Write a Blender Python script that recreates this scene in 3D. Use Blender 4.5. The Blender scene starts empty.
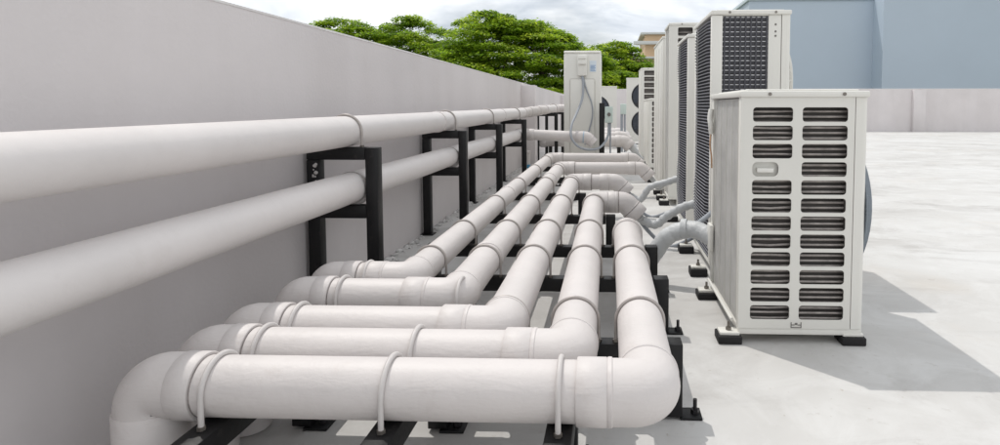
import bpy, bmesh, math, random
from mathutils import Vector, Matrix, noise as mnoise
R = math.radians
PI = math.pi
random.seed(7)
scene = bpy.context.scene
col = scene.collection

# ------------------------------------------------------------------ materials
def mat(name, base, rough=.5, metal=0., var=.06, scale=6., bump=0., bscale=40., spec=.4, stain=0., stain_col=(.2, .17, .14), bands=None):
    m = bpy.data.materials.new(name)
    m.use_nodes = True
    nt = m.node_tree
    N = nt.nodes; L = nt.links
    b = N['Principled BSDF']
    b.inputs['Roughness'].default_value = rough
    b.inputs['Metallic'].default_value = metal
    b.inputs['Specular IOR Level'].default_value = spec
    tc = N.new('ShaderNodeTexCoord')
    n1 = N.new('ShaderNodeTexNoise')
    n1.inputs['Scale'].default_value = scale
    n1.inputs['Detail'].default_value = 6
    n1.inputs['Roughness'].default_value = .62
    L.new(tc.outputs['Object'], n1.inputs['Vector'])
    cr = N.new('ShaderNodeValToRGB')
    lo = [max(0, c*(1-var)) for c in base]; hi = [min(1, c*(1+var)) for c in base]
    cr.color_ramp.elements[0].position = .3; cr.color_ramp.elements[0].color = (*lo, 1)
    cr.color_ramp.elements[1].position = .7; cr.color_ramp.elements[1].color = (*hi, 1)
    L.new(n1.outputs['Fac'], cr.inputs['Fac'])
    out = cr.outputs['Color']
    if stain > 0:
        n2 = N.new('ShaderNodeTexNoise')
        n2.inputs['Scale'].default_value = scale*3.1
        n2.inputs['Detail'].default_value = 9
        n2.inputs['Roughness'].default_value = .7
        L.new(tc.outputs['Object'], n2.inputs['Vector'])
        r2 = N.new('ShaderNodeValToRGB')
        r2.color_ramp.elements[0].position = .58; r2.color_ramp.elements[0].color = (0, 0, 0, 1)
        r2.color_ramp.elements[1].position = .8; r2.color_ramp.elements[1].color = (stain, stain, stain, 1)
        L.new(n2.outputs['Fac'], r2.inputs['Fac'])
        mx = N.new('ShaderNodeMix'); mx.data_type = 'RGBA'
        L.new(r2.outputs['Color'], mx.inputs['Factor'])
        L.new(out, mx.inputs['A'])
        mx.inputs['B'].default_value = (*stain_col, 1)
        out = mx.outputs['Result']
    L.new(out, b.inputs['Base Color'])
    # gloss varies a little over every surface
    rr = N.new('ShaderNodeMapRange')
    rr.inputs['To Min'].default_value = max(.05, rough-.1); rr.inputs['To Max'].default_value = min(1, rough+.12)
    L.new(n1.outputs['Fac'], rr.inputs['Value'])
    L.new(rr.outputs['Result'], b.inputs['Roughness'])
    if bump > 0:
        n3 = N.new('ShaderNodeTexNoise')
        n3.inputs['Scale'].default_value = bscale
        n3.inputs['Detail'].default_value = 5
        L.new(tc.outputs['Object'], n3.inputs['Vector'])
        bp = N.new('ShaderNodeBump')
        bp.inputs['Strength'].default_value = bump
        bp.inputs['Distance'].default_value = .01
        L.new(n3.outputs['Fac'], bp.inputs['Height'])
        L.new(bp.outputs['Normal'], b.inputs['Normal'])
    return m

def pipe_paint():
    """thick brushed off-white paint over pipe: long wrinkles, faint dust"""
    m = mat('pipe_paint', (.605, .567, .552), .5, var=.06, scale=3.0, bump=.10, bscale=60, stain=.34, stain_col=(.44, .37, .33))
    nt = m.node_tree; N = nt.nodes; L = nt.links
    tc = [n for n in N if n.type == 'TEX_COORD'][0]
    bp = [n for n in N if n.type == 'BUMP'][0]
    w = N.new('ShaderNodeTexNoise'); w.inputs['Scale'].default_value = 24; w.inputs['Detail'].default_value = 5
    w.inputs['Distortion'].default_value = 1.6
    mp = N.new('ShaderNodeMapping'); mp.inputs['Scale'].default_value = (.45, .45, 1.7)
    L.new(tc.outputs['Object'], mp.inputs['Vector']); L.new(mp.outputs['Vector'], w.inputs['Vector'])
    b2 = N.new('ShaderNodeBump'); b2.inputs['Strength'].default_value = .11; b2.inputs['Distance'].default_value = .012
    L.new(w.outputs['Fac'], b2.inputs['Height'])
    L.new(b2.outputs['Normal'], bp.inputs['Normal'])
    return m

M = {}
M['pipe'] = pipe_paint()
M['smooth_pipe'] = mat('smooth_pipe_paint', (.64, .605, .592), .46, var=.05, scale=2.5, bump=.12, bscale=30, stain=.2, stain_col=(.42, .37, .34))
M['clamp_paint'] = mat('clamp_paint', (.55, .52, .505), .45, var=.06, scale=20)
M['clamp_metal'] = mat('clamp_metal', (.40, .365, .345), .4, .2, var=.12, scale=30)
M['black_steel'] = mat('black_steel', (.006, .0058, .0065), .45, .0, var=.4, scale=9, bump=.08, bscale=60, stain=.45, stain_col=(.08, .068, .06), spec=.35)
M['bolt'] = mat('bolt', (.22, .20, .18), .4, .8, var=.2, scale=40)
M['dark_bolt'] = mat('dark_bolt', (.03, .028, .03), .4, .4, var=.2, scale=40)
M['ac_white'] = mat('ac_white', (.71, .695, .65), .4, var=.02, scale=3, stain=.10, stain_col=(.42, .37, .30))
M['ac_panel'] = mat('ac_panel', (.68, .665, .62), .42, var=.02, scale=3, stain=.10, stain_col=(.42, .37, .30))
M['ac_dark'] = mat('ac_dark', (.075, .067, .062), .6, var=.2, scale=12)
M['coil_tube'] = mat('coil_tube', (.34, .31, .29), .4, .3, var=.35, scale=18)
M['fins'] = mat('fins', (.63, .62, .60), .5, .15, var=.12, scale=7, stain=.28, stain_col=(.40, .37, .34))
M['guard'] = mat('guard', (.06, .06, .07), .5, var=.15, scale=20)
M['guard_wire'] = mat('guard_wire', (.52, .52, .54), .45, .2, var=.2, scale=20)
M['fan_dark'] = mat('fan_dark', (.07, .08, .10), .45, var=.1, scale=10)
M['fan_grey'] = mat('fan_grey', (.20, .23, .26), .45, var=.1, scale=10)
M['crack_shade'] = mat('crack_shade_grey', (.24, .21, .20), .7, var=.5, scale=30)
M['guard_side'] = mat('guard_side', (.20, .20, .225), .45, .15, var=.25, scale=14)
M['rubber'] = mat('rubber', (.012, .011, .012), .75, var=.3, scale=15, bump=.1)
M['hose'] = mat('hose', (.50, .51, .515), .45, var=.07, scale=9, bump=.8, bscale=22)
M['cable'] = mat('cable', (.30, .32, .35), .45, var=.05, scale=20)
M['copper'] = mat('copper', (.50, .30, .18), .4, .6, var=.2, scale=30)
M['sticker'] = mat('sticker', (.62, .68, .74), .4, var=.03, scale=20)
M['blue_ink'] = mat('blue_ink', (.12, .25, .45), .4, var=.05, scale=20)
M['blue_tape'] = mat('blue_tape', (.08, .32, .52), .45, var=.08, scale=20)
M['grey_mark'] = mat('grey_mark', (.15, .14, .13), .5, var=.1, scale=20)
M['box_green'] = mat('box_green', (.52, .60, .56), .4, var=.03, scale=8)
M['blue_wall'] = mat('blue_wall', (.50, .575, .66), .7, var=.025, scale=.3)
M['blue_trim'] = mat('blue_trim', (.62, .70, .74), .6, var=.03, scale=.5)
M['beige'] = mat('beige', (.66, .47, .30), .7, var=.05, scale=.4)
M['beige_trim'] = mat('beige_trim', (.66, .66, .64), .6, var=.03, scale=.5)
M['glass'] = mat('glass', (.06, .08, .10), .15, var=.1, scale=.5)
M['bark'] = mat('bark', (.075, .055, .042), .85, var=.3, scale=4, bump=.5, bscale=8)
M['street'] = mat('street', (.10, .12, .07), .9, var=.3, scale=.05)
M['body_wall'] = mat('body_wall', (.45, .43, .42), .8, var=.05, scale=.5)
M['rubble'] = mat('rubble', (.55, .54, .53), .9, var=.35, scale=14, bump=.8, bscale=30)

def wall_paint():
    m = mat('wall_paint', (.645, .608, .606), .62, var=.05, scale=1.1, bump=.12, bscale=60, stain=.2, stain_col=(.46, .43, .42))
    nt = m.node_tree; N = nt.nodes; L = nt.links
    # rain streaks: noise stretched down the wall
    tc = [n for n in N if n.type == 'TEX_COORD'][0]
    b = N['Principled BSDF']
    src = b.inputs['Base Color'].links[0].from_socket
    mp = N.new('ShaderNodeMapping'); mp.inputs['Scale'].default_value = (2.2, 2.2, .35)
    n = N.new('ShaderNodeTexNoise'); n.inputs['Scale'].default_value = 1.3; n.inputs['Detail'].default_value = 7
    L.new(tc.outputs['Object'], mp.inputs['Vector']); L.new(mp.outputs['Vector'], n.inputs['Vector'])
    r = N.new('ShaderNodeValToRGB')
    r.color_ramp.elements[0].position = .38; r.color_ramp.elements[0].color = (.90, .89, .88, 1)
    r.color_ramp.elements[1].position = .62; r.color_ramp.elements[1].color = (1, 1, 1, 1)
    L.new(n.outputs['Fac'], r.inputs['Fac'])
    mx = N.new('ShaderNodeMix'); mx.data_type = 'RGBA'; mx.blend_type = 'MULTIPLY'; mx.inputs['Factor'].default_value = .35
    L.new(src, mx.inputs['A']); L.new(r.outputs['Color'], mx.inputs['B'])
    L.new(mx.outputs['Result'], b.inputs['Base Color'])
    return m
M['wall'] = wall_paint()
M['coping'] = mat('coping', (.70, .68, .67), .6, var=.06, scale=5, stain=.2, stain_col=(.4, .37, .35), bump=.2, bscale=40)

def concrete():
    m = bpy.data.materials.new('roof_concrete'); m.use_nodes = True
    nt = m.node_tree; N = nt.nodes; L = nt.links
    b = N['Principled BSDF']; b.inputs['Specular IOR Level'].default_value = .35
    tc = N.new('ShaderNodeTexCoord')
    def nz(scale, detail, rough=.6, dist=0., sc=None):
        n = N.new('ShaderNodeTexNoise'); n.inputs['Scale'].default_value = scale; n.inputs['Detail'].default_value = detail
        n.inputs['Roughness'].default_value = rough; n.inputs['Distortion'].default_value = dist
        if sc:
            mp = N.new('ShaderNodeMapping'); mp.inputs['Scale'].default_value = sc
            L.new(tc.outputs['Object'], mp.inputs['Vector']); L.new(mp.outputs['Vector'], n.inputs['Vector'])
        else: L.new(tc.outputs['Object'], n.inputs['Vector'])
        return n.outputs['Fac']
    def ramp(f, stops):
        r = N.new('ShaderNodeValToRGB'); e = r.color_ramp.elements
        while len(e) < len(stops): e.new(.5)
        for x, (p, c) in zip(e, stops): x.position = p; x.color = (*c, 1)
        L.new(f, r.inputs['Fac']); return r.outputs['Color']
    def mix(f, a, bb, mode='MIX'):
        x = N.new('ShaderNodeMix'); x.data_type = 'RGBA'; x.blend_type = mode
        if isinstance(f, (int, float)): x.inputs['Factor'].default_value = f
        else: L.new(f, x.inputs['Factor'])
        L.new(a, x.inputs['A'])
        if isinstance(bb, tuple): x.inputs['B'].default_value = (*bb, 1)
        else: L.new(bb, x.inputs['B'])
        return x.outputs['Result']
    c = ramp(nz(.55, 7, .6, .5, (1, 1.5, 1)), [(.32, (.46, .447, .43)), (.5, (.535, .524, .508)), (.66, (.585, .58, .57))])
    c = mix(ramp(nz(1.6, 8, .66, 1.0, (.55, 1.3, 1)), [(.50, (0, 0, 0)), (.66, (.8, .8, .8))]), c, (.40, .385, .37))    # faint damp grey patches
    c = mix(ramp(nz(2.6, 9, .7, .8), [(.46, (0, 0, 0)), (.64, (.55, .55, .55))]), c, (.63, .625, .615))       # chalky smears
    c = mix(ramp(nz(.9, 6, .6, .3), [(.58, (0, 0, 0)), (.75, (.35, .35, .35))]), c, (.52, .44, .35))         # rusty tint
    c = mix(ramp(nz(11, 5, .65), [(.62, (0, 0, 0)), (.74, (.55, .55, .55))]), c, (.36, .33, .30))            # small scuffs
    c = mix(ramp(nz(48, 2, .5), [(.72, (0, 0, 0)), (.76, (.55, .55, .55))]), c, (.36, .31, .27))             # grit
    L.new(c, b.inputs['Base Color'])
    rr = N.new('ShaderNodeMapRange'); rr.inputs['To Min'].default_value = .42; rr.inputs['To Max'].default_value = .85
    L.new(nz(3, 6), rr.inputs['Value']); L.new(rr.outputs['Result'], b.inputs['Roughness'])
    bp = N.new('ShaderNodeBump'); bp.inputs['Strength'].default_value = .08; bp.inputs['Distance'].default_value = .008
    L.new(nz(22, 8, .7), bp.inputs['Height']); L.new(bp.outputs['Normal'], b.inputs['Normal'])
    return m
M['concrete'] = concrete()

def leaf_mat():
    m = bpy.data.materials.new('leaves'); m.use_nodes = True
    nt = m.node_tree; N = nt.nodes; L = nt.links
    b = N['Principled BSDF']; b.inputs['Roughness'].default_value = .5
    a = N.new('ShaderNodeAttribute'); a.attribute_name = 'tone'
    r = N.new('ShaderNodeValToRGB'); e = r.color_ramp.elements
    e[0].position = 0; e[0].color = (.08, .17, .012, 1)
    e[1].position = 1; e[1].color = (.56, .66, .06, 1)
    x = e.new(.5); x.color = (.29, .44, .03, 1)
    L.new(a.outputs['Fac'], r.inputs['Fac'])
    L.new(r.outputs['Color'], b.inputs['Base Color'])
    t = N.new('ShaderNodeBsdfTranslucent'); L.new(r.outputs['Color'], t.inputs['Color'])
    ms = N.new('ShaderNodeMixShader'); ms.inputs['Fac'].default_value = .66
    L.new(b.outputs['BSDF'], ms.inputs[1]); L.new(t.outputs['BSDF'], ms.inputs[2])
    L.new(ms.outputs['Shader'], N['Material Output'].inputs['Surface'])
    return m
M['leaf'] = leaf_mat()

# ------------------------------------------------------------------ object helpers
def tag(o, label=None, cat=None, group=None, kind=None):
    if label: o['label'] = label
    if cat: o['category'] = cat
    if group: o['group'] = group
    if kind: o['kind'] = kind
    return o

def thing(name, loc, label, cat, group=None):
    o = bpy.data.objects.new(name, None); col.objects.link(o)
    o.location = loc; o.empty_display_size = .2
    o['_root'] = 1
    return tag(o, label, cat, group)

def root_loc(o):
    v = Vector((0, 0, 0))
    while o is not None:
        v += Vector(o.location); o = o.parent
    return v

class MB:
    """collects shapes in world coordinates, links them as ONE mesh object"""
    def __init__(s): s.bm = bmesh.new()
    def box(s, x0, y0, z0, x1, y1, z1, bev=0., seg=2):
        t = bmesh.new()
        bmesh.ops.create_cube(t, size=1)
        bmesh.ops.scale(t, vec=(abs(x1-x0), abs(y1-y0), abs(z1-z0)), verts=t.verts)
        bmesh.ops.translate(t, vec=((x0+x1)/2, (y0+y1)/2, (z0+z1)/2), verts=t.verts)
        if bev: bmesh.ops.bevel(t, geom=t.edges[:], offset=bev, segments=seg, profile=.5, affect='EDGES')
        s.merge(t); return s
    def merge(s, t):
        me = bpy.data.meshes.new('t'); t.to_mesh(me); t.free()
        s.bm.from_mesh(me); bpy.data.meshes.remove(me)
    def sweep(s, pts, rad, seg=28, cap=True):
        pts = [Vector(p) for p in pts]
        n = len(pts)
        if not isinstance(rad, (list, tuple)): rad = [rad]*n
        # tangents
        tang = []
        for i in range(n):
            a = pts[max(0, i-1)]; b = pts[min(n-1, i+1)]
            d = b-a
            if d.length < 1e-9: d = tang[-1] if tang else Vector((0, 0, 1))
            tang.append(d.normalized())
        ref = Vector((0, 0, 1)) if abs(tang[0].z) < .9 else Vector((1, 0, 0))
        u = (ref - tang[0]*ref.dot(tang[0])).normalized()
        rings = []
        for i in range(n):
            if i:
                q = tang[i-1].rotation_difference(tang[i]); u = q @ u
                u = (u - tang[i]*u.dot(tang[i])).normalized()
            v = tang[i].cross(u)
            rings.append([s.bm.verts.new(pts[i] + (u*math.cos(2*PI*k/seg) + v*math.sin(2*PI*k/seg))*rad[i]) for k in range(seg)])
        for a, b in zip(rings, rings[1:]):
            for k in range(seg):
                s.bm.faces.new((a[k], a[(k+1) % seg], b[(k+1) % seg], b[k]))
        if cap:
            s.bm.faces.new(rings[0][::-1]); s.bm.faces.new(rings[-1])
        return s
    def rod(s, p0, p1, r, seg=10): return s.sweep([p0, p1], r, seg)
    def disc(s, c, axis, r, h, seg=24, bev=0):
        a = Vector(axis).normalized(); c = Vector(c)
        if bev: return s.sweep([c, c+a*1e-4, c+a*(h-bev), c+a*h], [r-0, r, r, r-bev], seg)
        return s.sweep([c, c+a*h], r, seg)
    def build(s, name, m, parent=None, loc=None, angle=38):
        bmesh.ops.recalc_face_normals(s.bm, faces=s.bm.faces[:])
        me = bpy.data.meshes.new(name)
        off = root_loc(parent) if parent is not None else Vector(loc or (0, 0, 0))
        bmesh.ops.translate(s.bm, vec=-off, verts=s.bm.verts)
        s.bm.to_mesh(me); s.bm.free()
        me.polygons.foreach_set('use_smooth', [True]*len(me.polygons))
        me.set_sharp_from_angle(angle=R(angle))
        me.materials.append(m)
        o = bpy.data.objects.new(name, me); col.objects.link(o)
        if parent is not None: o.parent = parent
        else: o.location = off
        return o

def fillet(pts, rb, n=10):
    """polyline with rounded corners"""
    pts = [Vector(p) for p in pts]; out = [pts[0]]
    for i in range(1, len(pts)-1):
        a, b, c = pts[i-1], pts[i], pts[i+1]
        d1 = (a-b).normalized(); d2 = (c-b).normalized()
        ang = d1.angle(d2)
        t = min(rb/math.tan(ang/2), (a-b).length*.49, (c-b).length*.49)
        p1 = b+d1*t; p2 = b+d2*t
        rr = t*math.tan(ang/2)
        cen = b+(d1+d2).normalized()*(rr/math.sin(ang/2))
        v1 = p1-cen; v2 = p2-cen; tot = v1.angle(v2)
        ax = v1.cross(v2).normalized()
        for k in range(n+1):
            out.append(cen + Matrix.Rotation(tot*k/n, 3, ax) @ v1)
    out.append(pts[-1]); return out

def spline(pts, n=12):
    """Catmull-Rom through the points"""
    P = [Vector(p) for p in pts]; P = [P[0]*2-P[1]]+P+[P[-1]*2-P[-2]]
    out = []
    for i in range(1, len(P)-2):
        for k in range(n):
            t = k/n; a, b, c, d = P[i-1:i+3]
            out.append(.5*((2*b)+(c-a)*t+(2*a-5*b+4*c-d)*t*t+(3*b-a-3*c+d)*t**3))
    out.append(P[-2]); return out

# ------------------------------------------------------------------ pipe parts
def straight(parent, a, b, r, name='straight_pipe', seg=40, m='pipe'):
    a = Vector(a); b = Vector(b); n = max(2, int((b-a).length/.12))
    return MB().sweep([a.lerp(b, k/n) for k in range(n+1)], r, seg).build(name, M[m], parent)

def collar(parent, a, b, r, name='coupling'):
    """socket sleeve with rounded lips from a to b"""
    a = Vector(a); b = Vector(b); d = (b-a).normalized(); L = (b-a).length
    k = min(.003, L*.2); R1 = r*1.095
    return MB().sweep([a, a+d*.0004, a+d*k, b-d*k, b-d*.0004, b], [r*.99, R1-.002, R1, R1, R1-.002, r*.99], 40).build(name, M['pipe'], parent)

def crack_shade(parent, c, d, r, q=.0015):  # dark ring: real crack at the left sleeve, elsewhere lip shade painted as colour
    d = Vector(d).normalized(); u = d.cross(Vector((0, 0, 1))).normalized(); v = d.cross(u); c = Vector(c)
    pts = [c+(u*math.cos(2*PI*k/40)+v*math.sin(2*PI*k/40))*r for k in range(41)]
    MB().sweep(pts, q, 6, False).build('crack_shade_line', M['crack_shade'], parent)

def elbow(parent, p_in, corner, p_out, r, bend=.09, name='elbow', lip=True):
    """bend at a corner; ends carry a raised socket lip"""
    c = Vector(corner); d1 = (Vector(p_in)-c).normalized(); d2 = (Vector(p_out)-c).normalized()
    ang = d1.angle(d2); t = bend/math.tan(ang/2)
    ext = .018
    pts = fillet([c+d1*(t+ext), c, c+d2*(t+ext)], bend*.98, 14)
    rad = [r*1.075]*len(pts)
    m = MB().sweep(pts, rad, 40)
    if lip:
        for d in (d1, d2):
            e = c+d*(t+ext)
            m.sweep([e+d*.0045, e+d*.0044, e+d*.002, e-d*.006, e-d*.009], [r*.99, r*1.11-.0015, r*1.115, r*1.115, r*1.06], 40)
    o = m.build(name, M['pipe'], parent)
    return o, c+d1*(t+ext), c+d2*(t+ext)

def u_bolt(parent, c, axis, r, zfoot, m, rod=.0052):
    """round clamp over a pipe whose axis is 'x' or 'y'; legs end at zfoot with nuts"""
    c = Vector(c); side = Vector((0, 1, 0)) if axis == 'x' else Vector((1, 0, 0))
    rr = r+rod*.9; pts = [Vector((c.x, c.y, 0))-side*rr+Vector((0, 0, zfoot-.012))]
    for k in range(25):
        t = PI-PI*k/24
        pts.append(c+side*(rr*math.cos(t))+Vector((0, 0, rr*math.sin(t))))
    pts.append(Vector((c.x, c.y, 0))+side*rr+Vector((0, 0, zfoot-.012)))
    b = MB().sweep(pts, rod, 10)
    o = b.build('u_bolt', m, parent)
    for sg in (-1, 1):
        q = Vector((c.x, c.y, zfoot))+side*(rr*sg)
        MB().sweep([q+Vector((0, 0, .0005)), q+Vector((0, 0, .009))], .0105, 6).build('nut', M['bolt'], o)
    return o

def base_plate(parent, x, y, dx, dy=0, w=.07):
    """floor plate with a threaded anchor bolt, standing out to one side of a post"""
    o = MB().box(x+dx-w/2, y+dy-w/2, .0005, x+dx+w/2, y+dy+w/2, .009, .002).build('base_plate', M['black_steel'], parent)
    q = Vector((x+dx*1.25, y+dy*1.25, 0))
    b = MB().sweep([q+Vector((0, 0, .009)), q+Vector((0, 0, .055))], .0065, 10)
    b.sweep([q+Vector((0, 0, .0092)), q+Vector((0, 0, .022))], .014, 6)
    b.build('anchor_bolt', M['dark_bolt'], o)
    return o

# ------------------------------------------------------------------ the setting
tag(MB().box(-400, -300, -6.2, 400, 900, -6, 0).build('ground', M['street']), kind='structure')
rf = MB().box(-1.72, -7, -.35, 24.3, 24.9, 0).build('roof_floor', M['concrete']); tag(rf, kind='structure')
bw = thing('host_building', (10, 8, -6), 'plain plastered walls of the building below the concrete roof deck', 'building')
MB().box(-1.66, -6.95, -6, 24.2, 24.85, -.352).build('wall', M['body_wall'], bw)

WX = -1.46     # inner face of the long parapet
WT = 1.40
pw = thing('parapet_wall', (WX-.12, 8, 0), 'long pale grey rendered parapet wall running beside the wall pipes', 'wall')
MB().box(WX-.2, -6.9, .001, WX, 24.5, WT-.012).build('wall_face', M['wall'], pw)
cp = MB().box(WX-.206, -6.92, WT-.012, WX+.003, 24.5, WT, .003)
cp.build('coping', M['coping'], pw)
for y0, y1, d, zt in ((9.95, 10.3, .2, WT-.045), (18, 18.3, .12, WT-.06)):
    MB().box(WX-.05, y0, .001, WX+d+.03, y1, zt, .006).build('pilaster', M['wall'], pw)

FY = 24.5
fw_ = thing('parapet_wall', (8, FY, 0), 'far grey parapet wall closing the roof below the blue building', 'wall')
MB().box(WX+.01, FY, .001, 24.2, FY+.2, 1.69).build('wall_face', M['wall'], fw_)
MB().box(WX+.01, FY-.01, 1.69, 24.2, FY+.21, 1.715, .005).build('coping', M['coping'], fw_)
for x in (1.4, 12.35, 22.5):
    MB().box(x-.24, FY-.16, .001, x+.24, FY+.05, 1.66, .008).build('pilaster', M['wall'], fw_)

# mortar rubble left along the foot of the wall
rb = MB()
for i in range(280):
    y = random.uniform(2.4, 9.6); x = WX+abs(random.gauss(0, .045))+.01
    s = random.uniform(.006, .024)*(1.2 if x < WX+.05 else .7)
    t = bmesh.new(); bmesh.ops.create_icosphere(t, subdivisions=1, radius=s)
    for v in t.verts:
        v.co *= 1+random.uniform(-.35, .35); v.co.z *= .6
    bmesh.ops.translate(t, vec=(x, y, s*.25), verts=t.verts); rb.merge(t)
tag(rb.build('mortar_rubble', M['rubble'], angle=20), 'crumbs of grey mortar lying along the foot of the long parapet', 'rubble', kind='stuff')

# ------------------------------------------------------------------ pipe bank on the floor rack
PZ = .315; BT = .245
bank = [  # x of long run, y of near cross run, y of far turn, radius, x where far run ends
    (-.79, 2.32, 8.0, .063, .33),
    (-.55, 2.09, 6.65, .067, .36),
    (-.332, 1.785, 5.42, .070, .07),
    (-.106, 1.60, 4.27, .070, .115),
    (.100, 1.405, 3.30, .072, None)]
plabels = [
    'off-white floor pipe with the farthest run, crossing below the lone tall unit',
    'off-white floor pipe second from the wall, with a doubled joint ring half way along',
    'middle one of the five off-white floor pipes on the black stands',
    'off-white floor pipe second from the right, ending in a cut slanted elbow',
    'nearest thick off-white floor pipe, its wide cross run fills the foreground']
rings_y = [1.90, 2.62, 3.22, 4.14, 5.18, 6.35, 7.5]
for i, (X, YC, YF, r, XE) in enumerate(bank):
    t = thing('floor_pipe', (X, YC, 0), plabels[i], 'pipe', 'painted pipes on the floor rack')
    XL = -1.13
    # left end drops into the roof
    _, a, b = elbow(t, (XL, YC, 0), (XL, YC, PZ), (0, YC, PZ), r, .081)
    straight(t, (XL, YC, .002), a, r)
    collar(t, (XL, YC, .03), (XL, YC, PZ-.054), r*1.035)
    collar(t, b+Vector((-.014, 0, 0)), b+Vector((.046, 0, 0)), r*1.02)
    crack_shade(t, b+Vector((.0475, 0, 0)), (1, 0, 0), r*1.0)
    # near corner: cross run to long run
    _, c, d = elbow(t, (XL, YC, PZ), (X, YC, PZ), (X, 9, PZ), r, .080)
    straight(t, b, c, r)
    collar(t, c-Vector((.078, 0, 0)), c-Vector((.004, 0, 0)), r*1.01)
    crack_shade(t, d+Vector((0, .0055, 0)), (0, 1, 0), r*1.002)  # dark ring stands in for the shade at the elbow lip
    if XE is not None:
        _, e, f = elbow(t, (X, YC, PZ), (X, YF, PZ), (XE, YF, PZ), r, .080)
        straight(t, d, e, r)
        if i == 1:
            collar(t, (X, 2.66, PZ), (X, 2.70, PZ), r*.99)
            collar(t, (X, 5.5, PZ), (X, 5.56, PZ), r*.99)
        if i == 0: collar(t, (X, 4.6, PZ), (X, 4.66, PZ), r*.99)
        # run towards the units, 45 degree end
        dn = Vector((XE+.3, YF-.02, PZ-.3))
        _, g, h = elbow(t, (X, YF, PZ), (XE, YF, PZ), dn, r, .12)
        straight(t, f, g, r)
        collar(t, f+Vector((.004, 0, 0)), f+Vector((.075, 0, 0)), r*1.01)
        if g.x-f.x > .2: collar(t, g-Vector((.085, 0, 0)), g-Vector((.004, 0, 0)), r*1.01)
        ed = (h-Vector((XE, YF, PZ))).normalized()
        collar(t, h+ed*.002, h+ed*.075, r*1.03)
        tip = h+ed*.07
        for cp_, dr in ((f+Vector((.0765, 0, 0)), (1, 0, 0)), (g-Vector((.001, 0, 0)), (1, 0, 0)), (h, ed)):  # shade lines of the far joints, drawn as dark rings
            crack_shade(t, cp_, dr, r*1.075 if cp_ is not h else r*1.09, .0032)
        if i in (2, 3):
            hp = spline([tip-ed*.03, tip+ed*.035, tip+Vector((.12, -.03, -.055)), (tip.x+.20, YF-.06, PZ-.085 if i == 3 else PZ-.04),
                         (.52, YF-.10, .30 if i == 3 else .33), (.64, YF-.12, .335 if i == 3 else .375)], 10)
            rr = [.030+.003*math.sin(k*1.7) for k in range(len(hp))]
            rr[0] = rr[1] = .036
            MB().sweep(hp, rr, 16).build('insulated_hose', M['hose'], t)
            hp = spline([tip-ed*.02+Vector((0, .03, -.02)), tip+Vector((.07, .02, -.11)), tip+Vector((.17, 0, -.20)), tip+Vector((.26, -.02, -.21)), (.62, YF-.1, .10)], 10)
            MB().sweep(hp, .014, 12).build('drain_hose', M['cable'], t)
        else:
            hp = spline([tip-ed*.02, tip+ed*.05, (tip.x+.09, YF+.03, .09), (.60, YF+.05, .13)], 8)
            MB().sweep(hp, .026, 14).build('insulated_hose', M['hose'], t)
    else:
        _, e, f = elbow(t, (X, YC, PZ), (X, YF, PZ), (X, YF, 0), r, .085)
        straight(t, d, e, r)
        straight(t, f, (X, YF, .05), r)
        hp = spline([(.10, YF+.01, .05), (.15, YF+.04, .055), (.235, YF+.05, .14), (.32, YF+.045, .262), (.42, YF+.02, .315), (.50, YF-.03, .318), (.585, YF-.11, .275)], 12)
        rr = []
        for k in range(len(hp)):
            rr.append(.048+.0012*math.sin(k*.9)+.001*math.sin(k*2.3))
        MB().sweep(hp, rr, 22).build('insulated_hose', M['hose'], t)
        hp = spline([(.47, YF-.02, .345), (.53, YF+.08, .36), (.60, YF+.16, .39), (.66, YF+.22, .40)], 8)
        MB().sweep(hp, .014, 12).build('drain_hose', M['cable'], t)
        tp = MB()
        for k, q in enumerate((40, 44, 50)):
            p = hp[0]
        wr = spline([(.405, YF+.02, .32), (.435, YF+.012, .322)], 4)
        tp.sweep(wr, .0565, 20).build('tape_wrap', M['hose'], t)

# cross beams of the rack (run left to right below the long runs)
beams = [(1.90, -.52, .235, (2, 3, 4)), (2.62, -.93, .262, (0, 1, 2, 3, 4)), (3.22, -.93, .262, (0, 1, 2, 3, 4)),
         (4.14, -.93, .045, (0, 1, 2, 3)), (5.18, -.93, -.20, (0, 1, 2)), (6.35, -.93, -.42, (0, 1)), (7.5, -.93, -.66, (0,))]
ordn = ['nearest black steel pipe stand, its foot bolted beside the foreground elbow',
        'second black steel pipe stand from the camera, carrying all five long pipes',
        'third black steel pipe stand, carrying five pipes just before the grey hose arc',
        'black steel pipe stand carrying four pipes where the cut elbow pipe turns off',
        'black steel pipe stand under three pipes, beside the second tall mesh unit',
        'black steel pipe stand under only two of the floor pipes',
        'farthest black steel pipe stand, under a single floor pipe']
for k, (y, x0, x1, idx) in enumerate(beams):
    t = thing('pipe_stand', ((x0+x1)/2, y, 0), ordn[k], 'pipe stand', 'black cross stands of the floor rack')
    MB().box(x0, y-.03, BT-.06, x1-.066, y+.03, BT-.001, .004).build('beam', M['black_steel'], t)
    for s, x in ((-1, x0-.03), (1, x1-.032)):
        MB().box(x-.033, y-.034, .0095, x+.033, y+.034, BT+.002, .004).build('post', M['black_steel'], t)
        base_plate(t, x, y, s*.062)
    for j in idx:
        u_bolt(t, (bank[j][0], y-.012, PZ), 'y', bank[j][3], BT, M['clamp_metal'])

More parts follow.
